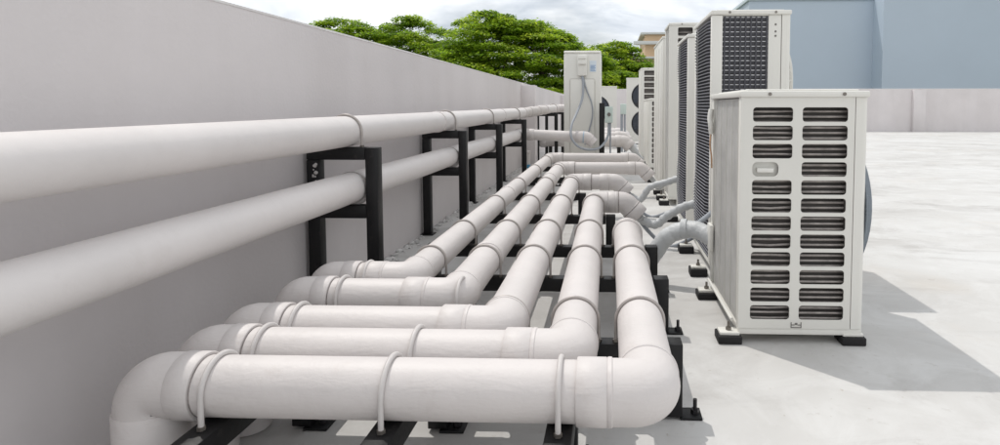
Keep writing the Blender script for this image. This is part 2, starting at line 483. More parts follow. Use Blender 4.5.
# rails below the cross runs (run away from the camera)
rl = [(-.95, 'black steel floor rail under the shaded left ends of the cross runs', (0, 1, 2, 3, 4), 1.20, 2.46),
      (-.525, 'middle black steel floor rail under the four nearest cross runs', (1, 3, 4), 1.14, 2.2),
      (-.115, 'short black steel floor rail under the foreground pipe beside its corner', (4,), 1.25, 1.72)]
for x, lab, idx, y0, y1 in rl:
    t = thing('pipe_rail', (x, (y0+y1)/2, 0), lab, 'pipe stand', 'black rails below the cross runs')
    MB().box(x-.032, y0, BT-.062, x+.032, y1, BT-.001, .004).build('beam', M['black_steel'], t)
    for y in ((y0+.05, 1.80, y1-.04) if y1 > 2 else (y0+.05, y1-.1)):
        MB().box(x-.03, y-.03, .0095, x+.03, y+.03, BT-.0625, .003).build('post', M['black_steel'], t)
        base_plate(t, x, y, .045, 0, .075)
    for j in idx:
        u_bolt(t, (x, bank[j][1], PZ), 'x', bank[j][3], BT, M['clamp_paint'], .0068)

# second, farther bank
far = [(10.75, -1.25, .28, 'far off-white cross pipe crossing behind the lone tall unit, nearest of its bank'),
       (12.5, -.55, .30, 'far off-white cross pipe with a tee, middle of the rear bank'),
       (14.4, -.5, .32, 'far off-white cross pipe, rearmost of the bank before the two-fan unit')]
for y, x0, x1, lab in far:
    t = thing('rear_pipe', ((x0+x1)/2, y, 0), lab, 'pipe', 'rear bank of cross pipes')
    r = .10; z = .38
    dn = (x1+.3, y-.05, z-.3)
    _, g, h = elbow(t, (x0, y, z), (x1, y, z), dn, r, .12)
    straight(t, (x0, y, z), g, r)
    collar(t, (x0+.02, y, z), (x0+.12, y, z), r*1.02)
    collar(t, g-Vector((.10, 0, 0)), g-Vector((.003, 0, 0)), r*1.02)
    ed = (h-Vector((x1, y, z))).normalized(); collar(t, h, h+ed*.09, r*1.03)
    MB().sweep(spline([h+ed*.06, h+ed*.16, (x1+.25, y, .1), (x1+.32, y, .04)], 8), .05, 18).build('insulated_hose', M['hose'], t)
    # tee with a turned-back arm
    _, a, b = elbow(t, (x1-.26, y, z), (x1-.26, y+.45, z), (x0+.3, y+.45, z), r, .1)
    straight(t, (x1-.26, y+.05, z), a, r)
    straight(t, b, (x0+.25, y+.45, z), r)
    collar(t, (x1-.26, y+.07, z), (x1-.26, y+.15, z), r*1.02)
    for xs in (x0+.2, x1-.1):
        MB().box(xs-.03, y-.03, .001, xs+.03, y+.03, z-r+.004, .003).build('support_leg', M['black_steel'], t)

# ------------------------------------------------------------------ wall pipes and their frames
UX, UZ = -1.262, .877
LX, LZ = -1.238, .602
up = thing('wall_pipe', (UX, 3, 0), 'upper off-white pipe along the parapet, lying on top of the black frames', 'pipe', 'painted pipes along the parapet')
slope = .0045
def uz(y): return UZ+slope*(y-2)
straight(up, (UX, -4, uz(-4)), (UX, 8.75, uz(8.75)), .0735, m='smooth_pipe')
pA = Vector((UX, 8.75, uz(8.75))); pB = Vector((UX+.215, 9.55, uz(9.5)+.035)); pC = Vector((UX+.215, 11.9, .965)); pD = Vector((-.45, 11.9, .97))
s_ = fillet([pA, Vector((UX, 8.98, uz(9))), pB, pC], .12, 8)
MB().sweep(s_, .073, 40).build('offset_bend', M['pipe'], up)
for a, b in ((8.68, 8.78),): collar(up, (UX, a, uz(a)), (UX, b, uz(b)), .072)
q = Vector((UX, 8.98, uz(9))); dq = (pB-q).normalized()
collar(up, q+dq*.12, q+dq*.24, .073); collar(up, pB-dq*.22, pB-dq*.1, .073)
collar(up, pB+Vector((0, .1, .003)), pB+Vector((0, .2, .004)), .073)
elbow(up, pB, pC, pD, .073, .1)
straight(up, pC+Vector((.1, 0, 0)), pD, .073)
collar(up, pC+Vector((.125, 0, 0)), pC+Vector((.22, 0, 0)), .073)
for y in (4.34, 6.9): collar(up, (UX, y, uz(y)), (UX, y+.035, uz(y)), .0715)

lo = thing('wall_pipe', (LX, 3, 0), 'lower off-white pipe along the parapet, threaded through the black frames', 'pipe', 'painted pipes along the parapet')
straight(lo, (LX, -4, LZ), (LX, 8.22, LZ+.015), .074, m='smooth_pipe')
eR = Vector((-.30, 8.30, .575))
_, a, b = elbow(lo, (LX, 5, LZ+.015), (LX, 8.30, LZ+.015), eR, .074, .09)
dd = (eR-b).normalized()
_, g, h = elbow(lo, b, eR, eR+Vector((.3, -.02, -.28)), .074, .11)
straight(lo, b, g, .074)
collar(lo, b+dd*.004, b+dd*.09, .075); collar(lo, g-dd*.10, g-dd*.004, .075)
MB().sweep([h, h+Vector((.05, -.004, -.047))], [.076, .074], 40).build('pipe_end', M['pipe'], lo)
MB().sweep([g+Vector((-.004, 0, 0)), g+Vector((.012, 0, -.001))], .082, 40).build('tape_band', M['blue_tape'], lo)

fl = ['nearest black square-tube pipe rack against the parapet, with weld splatter on its rear post',
      'second black square-tube pipe rack from the camera along the parapet',
      'third black square-tube pipe rack along the parapet',
      'fourth black square-tube pipe rack, last one before the pilaster and the bend',
      'black pipe rack just beyond the pilaster, beside the lone tall unit',
      'farthest black pipe rack, half hidden behind the lone tall unit']
frames = [(2.83, -1.098, 0), (4.60, -1.098, 0), (6.13, -1.098, 0), (7.95, -1.098, 0), (10.55, -.90, 1), (12.3, -.92, 1)]
for k, (y, xr, bent) in enumerate(frames):
    zt = (uz(y)-.0745) if not bent else .965-.074
    if k == 5: zt = .90
    t = thing('pipe_rack', ((xr-.16), y, 0), fl[k], 'pipe rack', 'black frames carrying the wall pipes')
    xl = WX+.048; 
    if bent: xl = xr-.36
    w = .03
    for x in (xl, xr-w):
        MB().box(x-w, y-w, .0095, x+w, y+w, zt-.0005 if x > xl else zt-.061, .004).build('post', M['black_steel'], t)
        base_plate(t, x, y, 0, -.0, .10)
    MB().box(xl-w, y-w, zt-.06, xr-2*w-.0005, y+w, zt, .004).build('top_beam', M['black_steel'], t)
    if not bent:
        MB().box(xl+w+.0005, y-w, LZ-.0745-.062, xr-2*w-.0005, y+w, LZ-.0745, .004).build('cross_beam', M['black_steel'], t)
        u_bolt(t, (LX, y, LZ), 'y', .0745, LZ-.0745, M['clamp_metal'], .006)
        collar(t, (LX, y+.014, LZ), (LX, y+.05, LZ), .0745, 'clamp_band')
        u_bolt(t, (UX, y, uz(y)), 'y', .074, zt, M['clamp_metal'], .006)
        u_bolt(t, (UX, y-.014 if k != 1 else y-.20, uz(y)), 'y', .074, zt-.0, M['clamp_metal'], .004) if k == 9 else None
    else:
        u_bolt(t, (xr-.085, y, .965), 'y', .0735, zt, M['clamp_metal'], .006)
    if k == 0:
        wl = MB()
        for q in range(16):
            tt = bmesh.new(); bmesh.ops.create_icosphere(tt, subdivisions=1, radius=random.uniform(.004, .011))
            bmesh.ops.translate(tt, vec=(xl+random.uniform(.0, .02), y-w-.002, zt-.075-random.random()*.11), verts=tt.verts); wl.merge(tt)
        wl.build('weld_spatter', M['clamp_paint'], t)

st = thing('drain_stub', (-1.34, 10.9, 0), 'short white capped drain stub standing at the foot of the parapet', 'pipe')
MB().sweep([(-1.32, 9.7, .06), (-1.32, 9.7, .24)], .042, 20).build('stub_pipe', M['pipe'], st)
MB().sweep([(-1.32, 9.7, .24), (-1.32, 9.7, .245), (-1.32, 9.7, .275), (-1.32, 9.7, .28)], [.043, .05, .05, .044], 20).build('cap', M['pipe'], st)
MB().sweep([(-1.32, 9.7, .001), (-1.32, 9.7, .06)], .0425, 20).build('tape_band', M['blue_tape'], st)
st.location = (-1.32, 9.7, 0)
for ch in st.children:
    ch.data.transform(Matrix.Translation((-.02, 1.2, 0)))

# ------------------------------------------------------------------ outdoor units
def rounded_rect(x0, z0, x1, z1, r, n=4):
    pts = []
    for cx, cz, a in ((x1-r, z1-r, 0), (x0+r, z1-r, 90), (x0+r, z0+r, 180), (x1-r, z0+r, 270)):
        for k in range(n+1):
            t = R(a+90*k/n); pts.append((cx+r*math.cos(t), cz+r*math.sin(t)))
    return pts

def holed_panel(name, m, parent, x0, z0, x1, z1, y, th, holes, plane='xz'):
    """sheet panel with real cut-outs (2D curve filled and extruded), front face at y"""
    cu = bpy.data.curves.new(name, 'CURVE'); cu.dimensions = '2D'; cu.fill_mode = 'BOTH'
    cu.extrude = th/2-.001; cu.bevel_depth = .001; cu.bevel_resolution = 1
    for pts in [[(x0, z0), (x1, z0), (x1, z1), (x0, z1)]]+holes:
        sp = cu.splines.new('POLY'); sp.points.add(len(pts)-1)
        for p, q in zip(sp.points, pts): p.co = (q[0], q[1], 0, 1)
        sp.use_cyclic_u = True
    tmp = bpy.data.objects.new('tmp', cu); col.objects.link(tmp)
    dg = bpy.context.evaluated_depsgraph_get()
    me = bpy.data.meshes.new_from_object(tmp.evaluated_get(dg))
    bpy.data.objects.remove(tmp); bpy.data.curves.remove(cu)
    off = root_loc(parent)
    for v in me.vertices:
        a, b, c = v.co
        if plane == 'xz': v.co = Vector((a, y+th/2-c, b))-off
        else: v.co = Vector((y+th/2-c, a, b))-off
    me.name = name
    me.polygons.foreach_set('use_smooth', [True]*len(me.polygons)); me.set_sharp_from_angle(angle=R(30))
    me.materials.clear(); me.materials.append(m)
    o = bpy.data.objects.new(name, me); col.objects.link(o); o.parent = parent
    return o

def feet(t, xs, ys, w=.1, zt=.045):
    for y in ys:
        for x in xs:
            f = MB().box(x-w/2, y-.05, .0005, x+w/2, y+.05, zt, .005).build('rubber_foot', M['rubber'], t)
            b = MB().box(x-w/2+.008, y-.035, zt+.0003, x+w/2-.008, y+.03, zt+.014, .003)
            b.build('foot_bracket', M['ac_white'], f)
            MB().sweep([(x, y-.005, zt+.0145), (x, y-.005, zt+.05)], .006, 8).sweep([(x, y-.005, zt+.0146), (x, y-.005, zt+.027)], .012, 6).build('anchor_bolt', M['bolt'], f)

def fan_guard(parent, cx, cy, cz, r, axis, bulge=.045, rings=11, spokes=28, gm='fan_dark'):
    """bulging round wire grille in front of a fan; axis = outward normal ('x+' or 'y-')"""
    def P(u, v, h):
        if axis == 'x+': return Vector((cx+h, cy+u, cz+v))
        return Vector((cx+u, cy-h, cz+v))
    def hh(q): return bulge*(1-(q/r)**3.2)
    g = MB()
    for k in range(1, rings+1):
        q = r*k/rings
        pts = [P(q*math.cos(2*PI*j/40), q*math.sin(2*PI*j/40), hh(q)+.004) for j in range(41)]
        g.sweep(pts, .0042, 6)
    for k in range(spokes):
        a = 2*PI*k/spokes
        g.sweep([P(q*math.cos(a), q*math.sin(a), hh(q)+.003) for q in (r*.12, r*.4, r*.7, r*.9, r)], .003, 5)
    o = g.build('fan_guard', M[gm], parent)
    h = MB()
    h.sweep([P(0, 0, bulge-.01), P(0, 0, bulge+.012), P(0, 0, bulge+.016)], [r*.14, r*.14, r*.11], 24)
    h.build('hub_cap', M['fan_dark'], o)
    b = MB()
    for k in range(3):                                   # the fan behind it
        a0 = 2*PI*k/3
        vs = []
        for i in range(9):
            a = a0+i/8*1.5
            vs.append([b.bm.verts.new(P(q*math.cos(a+q*.6), q*math.sin(a+q*.6), -.02-.05*(i/8))) for q in (r*.16, r*.5, r*.92)])
        for i in range(8):
            for j in range(2):
                b.bm.faces.new((vs[i][j], vs[i+1][j], vs[i+1][j+1], vs[i][j+1]))
    b.build('fan_blades', M['fan_dark'], parent)
    d = MB()
    d.sweep([P(0, 0, -.085), P(0, 0, -.08)], r*.97, 40)
    d.build('fan_recess', M['ac_dark'], parent)

def ac_body(t, x0, y0, x1, y1, zb, zt, end='slots', side='fins', front='fan', nslot=12, handle=True, mx=.094, bulge=.05, gm='fan_dark', fz=.56, frings=11, top=.018, fr=.31):
    """outdoor unit: narrow end faces the camera (y0), coil on the left (x0), fan on the right (x1)"""
    W = x1-x0; Ht = zt-zb
    lid = .03
    fx = x1-.052                                         # seam between end panel and wrap-round front panel
    # base tray and lid
    MB().box(x0+.004, y0+.004, zb, x1-.004, y1-.004, zb+.028, .005).build('base_tray', M['ac_white'], t)
    l = MB().box(x0-.006, y0-.008, zt-lid, x1+.002, y1+.006, zt-.004, .006)
    l.box(x0+.03, y0+.03, zt-.0045, x1-.03, y1-.03, zt+.004, .004)
    lo_ = l.build('lid', M['ac_white'], t)
    s = MB()
    for fx_ in (x0+W*.22, x0+W*.80): s.sweep([(fx_, y0-.0135, zt-.017), (fx_, y0-.0085, zt-.017)], .0072, 10)
    s.build('screw', M['bolt'], lo_)
    z0 = zb+.0285; z1 = zt-lid-.0005
    # front (fan side) panel wraps round the near corner
    c = .022
    fpts = [(fx, y0+.001), (x1-c, y0+.001)]
    for k in range(7):
        a = -PI/2+PI/2*k/6; fpts.append((x1-c+c*math.cos(a), y0+.001+c+c*math.sin(a)))
    fpts += [(x1, y1-.01), (x1-.012, y1-.01), (x1-.012, y0+.03), (fx, y0+.03)]
    p = MB()
    lo1 = [p.bm.verts.new((a, b, z0)) for a, b in fpts]; hi1 = [p.bm.verts.new((a, b, z1)) for a, b in fpts]
    n = len(fpts)
    for k in range(n): p.bm.faces.new((lo1[k], lo1[(k+1) % n], hi1[(k+1) % n], hi1[k]))
    p.bm.faces.new(lo1); p.bm.faces.new(hi1[::-1])
    fp = p.build('front_panel', M['ac_white'], t)
    if front == 'fan':
        fan_guard(t, x1+.003, (y0+y1)/2, zb+Ht*fz, min(fr, (y1-y0)*.49), 'x+', bulge, rings=frings, gm=gm)
    elif front == 'twin':
        for q in (.29, .73): fan_guard(t, x1+.003, (y0+y1)/2, zb+Ht*q, min(.31, (y1-y0)*.43), 'x+', bulge, rings=frings, gm=gm)
    # inner core: dark coil block
    core_x = x0+.03
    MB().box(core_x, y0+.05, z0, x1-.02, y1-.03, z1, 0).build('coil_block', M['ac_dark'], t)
    ex1 = fx-.004
    if end == 'slots':
        hs = []; 
        k_ = Ht/1.0
        mx = W*mx; mid = (x0+.001+ex1)/2
        zt0 = z1-top; pitch = (z1-z0-top-.024)/nslot; hh = pitch*.82
        for rr in range(nslot):
            for cc in range(2):
                a = x0+mx if cc == 0 else mid+.018*W/.5
                b = mid-.018*W/.5 if cc == 0 else ex1-mx*.55
                zz = zt0-rr*pitch
                if handle and cc == 0 and rr == 3:
                    hb = (a, b, zz, hh)
                    hs.append(rounded_rect(a, zz-hh, a+(b-a)*.66, zz, .022)); continue
                hs.append(rounded_rect(a, zz-hh, b, zz, .014))
        ep = holed_panel('end_panel', M['ac_panel'], t, x0+.001, z0, ex1, z1, y0, .006, hs)
        tb = MB()
        ncoil = int(nslot*3.4)
        for k in range(ncoil):
            zz = z0+.035+(z1-z0-.07)*k/ncoil
            xa = x0+mx*.7; 
            tb.sweep([(xa, y0+.038+.002*math.sin(k*2.3), zz), ((xa+mid)/2, y0+.030, zz+.0025*math.sin(k*1.7)), (mid-.004, y0+.036, zz+.002*math.sin(k)), (mid+.01, y0+.033, zz), (ex1-.02, y0+.034, zz)], .0052, 8)
        tb.build('coil_tubes', M['coil_tube'], t)
        if handle:
            a, b, zz, hh_ = hb
            b2 = a+(b-a)*.66
            h = MB().box(a-.003, y0+.022, zz-hh_-.003, b2+.003, y0+.027, zz+.003, .002)
            h.box(a+.02, y0-.003, zz-hh_*.72, b2-.02, y0+.0215, zz-hh_*.42, .004)
            h.build('handle_recess', M['ac_white'], ep)
        bx = (x0+ex1)/2+.01
        # small raised mark at the foot of the panel
        mk = MB()
        mk.box(bx-.022, y0-.0025, z0-.008+.012, bx+.022, y0-.0003, z0-.008+.015)
        mk.box(bx-.022, y0-.0025, z0-.008+.0152, bx-.019, y0-.0003, z0-.008+.036)
        mk.box(bx+.019, y0-.0025, z0-.008+.0152, bx+.022, y0-.0003, z0-.008+.036)
        mk.box(bx-.0185, y0-.0025, z0-.008+.023, bx-.006, y0-.0003, z0-.008+.026); mk.box(bx+.006, y0-.0025, z0-.008+.023, bx+.0185, y0-.0003, z0-.008+.026)
        mk.box(bx-.005, y0-.0025, z0-.008+.025, bx+.005, y0-.0003, z0-.008+.033)
        mk.build('panel_mark', M['grey_mark'], ep)
    elif end == 'mesh':
        cw = .062
        MB().box(x0, y0, z0, x0+cw, y0+.05, z1, .006).build('corner_post', M['ac_white'], t)
        px = x0+W*.715
        pn = MB().box(px, y0+.001, z0, fx-.003, y0+.03, z1, .004).build('end_panel', M['ac_panel'], t)
        d = MB()
        for dz, dx in ((.055, .02), (.095, .02), (.12, .02)): d.sweep([(px+dx+.02, y0-.001, z1-dz), (px+dx+.02, y0+.002, z1-dz)], .006, 10)
        d.build('screw', M['grey_mark'], pn)
        g = MB(); w = MB()
        nz = int((z1-z0)/.0275)
        for k in range(nz):
            zz = z0+.012+k*.0275
            g.box(x0+cw, y0+.012, zz-.0085, px, y0+.020, zz+.0015)
            w.box(x0+cw, y0+.0125, zz+.0065, px, y0+.0185, zz+.0125)
        xx = x0+cw+.012; 
        while xx < px-.006:
            g.box(xx-.0045, y0+.005, z0, xx+.0045, y0+.0118, z1-.006); xx += .030
        g.build('coil_guard', M['guard'], t)
        w.build('coil_fins', M['guard_wire'], t)
        MB().box(x0+cw+.0005, y0+.003, z1-.005, px-.0005, y0+.028, z1, 0).build('guard_frame', M['ac_white'], t)
    else:
        ep = MB().box(x0+.001, y0, z0, ex1, y0+.02, z1, .004).build('end_panel', M['ac_panel'], t)
    # left (coil) side
    if side == 'fins':
        f = MB(); yy = y0+.06
        MB().box(x0+.001, y0+.0065, z0, x0+.028, y0+.05, z1, .003).build('corner_post', M['ac_white'], t)
        MB().box(x0+.001, y1-.055, z0, x0+.028, y1-.012, z1, .003).build('corner_post', M['ac_white'], t)
        while yy < y1-.07:
            f.box(x0+.010, yy-.0012, z0+.004, x0+.0299, yy+.0012, z1-.004); yy += .0062
        f.build('coil_fins', M['fins'], t)
        wv = MB()
        for k in range(5):
            ya = y0+.09+(y1-y0-.2)*k/4
            wv.box(x0+.0075, ya-.0012, z0+.005, x0+.0099, ya+.0012, z1-.005)
        wv.build('coil_strip', M['ac_white'], t)
    elif side == 'mesh':
        MB().box(x0, y1-.08, z0, x0+.028, y1-.012, z1, .004).build('corner_post', M['ac_white'], t)
        g = MB(); w = MB()
        nz = int((z1-z0-.02)/.0198)
        for k in range(nz):
            zz = z0+.012+k*.0275*.72
            bo = .018*max(0, math.sin(zz*6.5+x0*9))           # guard bent outwards here and there
            ya, yb, ym = y0+.05, y1-.08, (y0+y1)/2
            w.sweep([(x0+.004, ya, zz+.010), (x0+.003-bo, ya+.06, zz+.010), (x0+.003-bo*1.2, ym, zz+.010), (x0+.003-bo, yb-.06, zz+.010), (x0+.004, yb, zz+.010)], .0034, 6)
        yy = y0+.065
        while yy < y1-.085:
            g.box(x0+.010, yy-.0035, z0, x0+.0138, yy+.0035, z1-.004); yy += .033
        g.build('coil_fins', M['guard'], t); w.build('coil_guard', M['guard_side'], t)
    else:
        sp = MB().box(x0, y0+.021, z0, x0+.028, y1-.01, z1, .004).build('side_panel', M['ac_panel'], t)
        s2 = MB()
        for k in range(3):
            ya = y0+.1+(y1-y0-.2)*(k+.1)/3; yb = ya+(y1-y0-.2)*.27
            s2.box(x0-.006, ya, z0+.06, x0+.002, yb, z1-.06, .004)
        s2.build('raised_panel', M['ac_white'], sp)
    # back end
    MB().box(x0+.03, y1-.011, z0, x1-.001, y1-.001, z1, .002).build('rear_panel', M['ac_white'], t)

def unit(label, x0, y0, x1, y1, zt, group='outdoor units in the row', footx=None, zb=.0595, footz=.045, **k):
    t = thing('air_conditioner', ((x0+x1)/2, (y0+y1)/2, 0), label, 'air conditioner', group)
    xs = footx or (x0-.03, x1-.035)
    feet(t, xs, (y0+.035, y1-.105), .1, footz)
    ac_body(t, x0, y0, x1, y1, zb, zt, **k)
    return t

# nearest: low single-fan unit with two columns of slots
a1 = unit('low white air conditioner nearest the camera, two columns of dark slots and a handle', .545, 2.50, 1.065, 3.22, 1.068, footx=(.512, 1.026), zb=.0385, footz=.034, top=.040, fr=.36, bulge=.09, fz=.50, gm='fan_grey', frings=24)
MB().sweep(spline([(.536, 3.17, .985), (.528, 3.16, .94), (.531, 3.15, .90), (.536, 3.16, .86)], 8), .014, 12).build('service_valve', M['ac_white'], a1)
MB().sweep(spline([(.534, 3.16, .86), (.527, 3.14, .80), (.533, 3.13, .74), (.537, 3.14, .68)], 8), .004, 8).build('copper_tube', M['copper'], a1)
MB().box(.528, 3.12, .24, .548, 3.21, .38, .006).build('valve_cover', M['ac_white'], a1)
rail = MB().rod((.532, 2.56, .082), (.532, 3.18, .082), .008, 10); rail.build('bottom_rail', M['ac_white'], a1)

unit('tall white air conditioner with black mesh end panel, right behind the low slotted unit', .590, 3.50, 1.040, 4.20, 1.555, end='mesh', side='mesh', front='twin', footx=(.53, 1.05), bulge=.07, gm='ac_white')
unit('tall white air conditioner with mesh coil side, second of the two mesh ones', .600, 4.62, 1.10, 5.32, 1.555, end='mesh', side='mesh', front='twin', footx=(.55, 1.05))
unit('tallest white air conditioner with slotted end, standing past both mesh units', .600, 6.05, 1.16, 6.52, 1.835, end='slots', side='fins', mx=.15, front='twin', nslot=16, handle=False, footx=(.56, 1.1))
unit('tall white air conditioner with plain raised side panels, behind the tall slotted one', .600, 6.80, 1.12, 8.05, 1.79, end='plain', side='panel', front='twin', footx=(.56, 1.06))
unit('low white slotted air conditioner far down the row, in front of a taller slotted one', .615, 9.25, 1.1, 10.6, 1.125, end='slots', side='panel', front='fan', nslot=12, handle=False)
unit('tall white slotted air conditioner at the far end of the row, above the low one', .60, 11.3, 1.2, 12.2, 1.72, end='slots', side='panel', front='twin', nslot=14, handle=False)

def fan_face_unit(label, x0, x1, y0, y1, zt, fans, fx, fr):
    """unit whose fan side faces the camera"""
    t = thing('air_conditioner', ((x0+x1)/2, (y0+y1)/2, 0), label, 'air conditioner', 'outdoor units facing the camera')
    feet(t, (x0+.12, x1-.12), (y0+.06, y1-.06))
    z0 = .06
    hs = [[(fx+fr*math.cos(2*PI*k/48), z+fr*math.sin(2*PI*k/48)) for k in range(48)] for z in fans]
    holed_panel('front_panel', M['ac_panel'], t, x0, z0, x1, zt-.03, y0, .02, hs)
    MB().box(x0+.004, y0+.12, z0, x1-.004, y1, zt-.031, .004).build('casing', M['ac_white'], t)
    for xa, xb in ((x0+.001, x0+.02), (x1-.02, x1-.001)):
        MB().box(xa, y0+.0205, z0, xb, y0+.1195, zt-.031).build('side_panel', M['ac_white'], t)
    MB().box(x0-.008, y0-.01, zt-.03, x1+.008, y1+.005, zt, .006).build('lid', M['ac_white'], t)
    for z in fans: fan_guard(t, fx, y0, z, fr, 'y-', .05)
    return t
fan_face_unit('white two-fan air conditioner facing the camera at the far end of the roof', .47, 1.45, 16.0, 16.4, 1.76, (.55, 1.27), .96, .36)
u2 = fan_face_unit('plain white single-fan air conditioner showing past the right edge of the lone tall unit', -.78, .20, 14.0+1.4, 15.8, 1.52, (.95,), -.32, .33)
mk = MB().box(.0, 15.392, .92, .10, 15.399, .94); mk.build('nameplate', M['grey_mark'], u2)

# lone tall unit between the two banks, its narrow service end towards us
ux0, ux1, uy0, uy1, uzt = -.655, -.115, 8.70, 9.5, 1.805
lt = thing('air_conditioner', ((ux0+ux1)/2, (uy0+uy1)/2, 0), 'lone tall white air conditioner with looping grey cable on its plain end, before the tree', 'air conditioner')
feet(lt, (ux0+.06, ux1-.06), (uy0+.08, uy1-.08))
MB().box(ux0, uy0+.012, .06, ux1, uy1, uzt-.04, .02, 3).build('casing', M['ac_white'], lt)
MB().box(ux0, uy0+.002, uzt-.042, ux1, uy1+.004, uzt, .018, 4).build('lid', M['ac_white'], lt)
ep = MB().box(ux0+.012, uy0, .075, ux1-.012, uy0+.02, uzt-.045, .006).build('end_panel', M['ac_panel'], lt)
MB().box(ux0+.09, uy0-.024, .12, ux1-.09, uy0+.001, 1.40, .020).build('raised_panel', M['ac_panel'], ep)
cv = MB().box(ux0+.20, uy0-.065, 1.44, ux0+.34, uy0+.001, 1.74, .016).build('terminal_cover', M['ac_white'], lt)
MB().box(ux0+.215, uy0-.095, 1.60, ux0+.325, uy0-.0655, 1.635, .006).box(ux0+.215, uy0-.080, 1.685, ux0+.325, uy0-.0655, 1.70, .004).build('cover_ridge', M['ac_panel'], cv)
sk = MB().box(ux0+.375, uy0-.0035, 1.50, ux0+.47, uy0-.0004, 1.66).build('sticker', M['sticker'], lt)
sb = MB()
for k in range(5): sb.box(ux0+.385, uy0-.0055, 1.515+k*.018, ux0+.46-.012*(k % 2), uy0-.0038, 1.523+k*.018)
sb.build('printed_lines', M['blue_ink'], sk)
cx0 = ux0+.27
MB().sweep(spline([(cx0, uy0-.03, 1.445), (cx0+.015, uy0-.05, 1.30), (cx0+.0, uy0-.12, 1.1), (cx0-.07, uy0-.28, .90), (cx0-.13, uy0-.45, .74), (cx0-.125, uy0-.56, .58),
                   (cx0-.03, uy0-.58, .46), (cx0+.12, uy0-.52, .41), (cx0+.27, uy0-.38, .44), (cx0+.37, uy0-.25, .58), (cx0+.385, uy0-.22, .775)], 10), .0165, 14).build('cable', M['cable'], lt)
MB().sweep(spline([(cx0+.01, uy0-.03, 1.445), (cx0+.06, uy0-.04, 1.25), (cx0+.135, uy0-.05, 1.05), (cx0+.145, uy0-.05, .86), (cx0+.09, uy0-.055, .62), (cx0+.04, uy0-.06, .45)], 10), .010, 12).build('cable', M['cable'], lt)

ps = thing('isolator_post', (-.10, 8.5, 0), 'black steel post carrying a pale green switch box beside the lone tall unit', 'post')
MB().box(-.137, 8.46, .0095, -.063, 8.53, 1.05, .004).build('post', M['black_steel'], ps)
base_plate(ps, -.10, 8.5, 0, 0, .12)
ib = MB().box(-.058, 8.43, .77, .055, 8.52, 1.0, .012, 3).build('switch_box', M['box_green'], ps)
MB().sweep([(.0, 8.428, .89), (.0, 8.405, .89)], [.026, .02], 16).build('switch_knob', M['grey_mark'], ib)
MB().rod((.02, 8.475, .0), (.02, 8.475, .769), .012, 10).build('conduit', M['cable'], ps)
ps2 = thing('isolator_post', (.31, 14.2, 0), 'grey conduit post with a small pale switch box far down the roof', 'post')
MB().rod((.28, 13.2, .0), (.28, 13.2, .83), .03, 12).build('post', M['cable'], ps2)
MB().rod((.35, 13.2, .0), (.35, 13.2, .83), .02, 12).build('conduit', M['cable'], ps2)
MB().box(.25, 13.14, .83, .38, 13.22, 1.06, .012, 3).build('switch_box', M['box_green'], ps2)

# ------------------------------------------------------------------ buildings beyond the roof
bb = thing('office_building', (16, 40, -6), 'large plain pale blue building rising beyond the far parapet', 'building')
MB().box(8.55, 37.4, -6, 16.3, 52, 7.45).build('wall', M['blue_wall'], bb)
MB().box(16.02, 36.0, -6, 48, 54, 10.5).build('wall', M['blue_wall'], bb)
MB().box(8.45, 37.3, 7.45, 16.0, 52.1, 7.68, .02).build('roof_edge', M['blue_trim'], bb)
MB().box(15.9, 35.9, 10.5, 48.1, 54.1, 10.8, .02).build('roof_edge', M['blue_trim'], bb)

hb = thing('beige_building', (4, 62, -6), 'stepped beige building with white ledges seen past the tree', 'building')
MB().box(3.55, 60, -6, 9.5, 70, 8.1).build('wall', M['beige'], hb)
MB().box(1.8, 58.5, -6, 9.0, 59.99, 5.6).build('wall', M['beige'], hb)
MB().box(3.1, 59.6, 8.1, 9.9, 70.3, 8.3, .03).build('roof_ledge', M['beige_trim'], hb)
MB().box(2.4, 59.2, 7.1, 9.3, 59.98, 7.4, .03).build('ledge', M['beige_trim'], hb)
MB().box(1.6, 58.1, 5.6, 9.2, 59.95, 5.8, .03).build('ledge', M['beige_trim'], hb)
for x in (4.2, 6.4):
    f = MB().box(x, 58.44, 3.2, x+1.2, 58.52, 4.9, .02).build('window', M['beige_trim'], hb)
    MB().box(x+.1, 58.42, 3.3, x+1.1, 58.435, 4.8).build('pane', M['glass'], f)

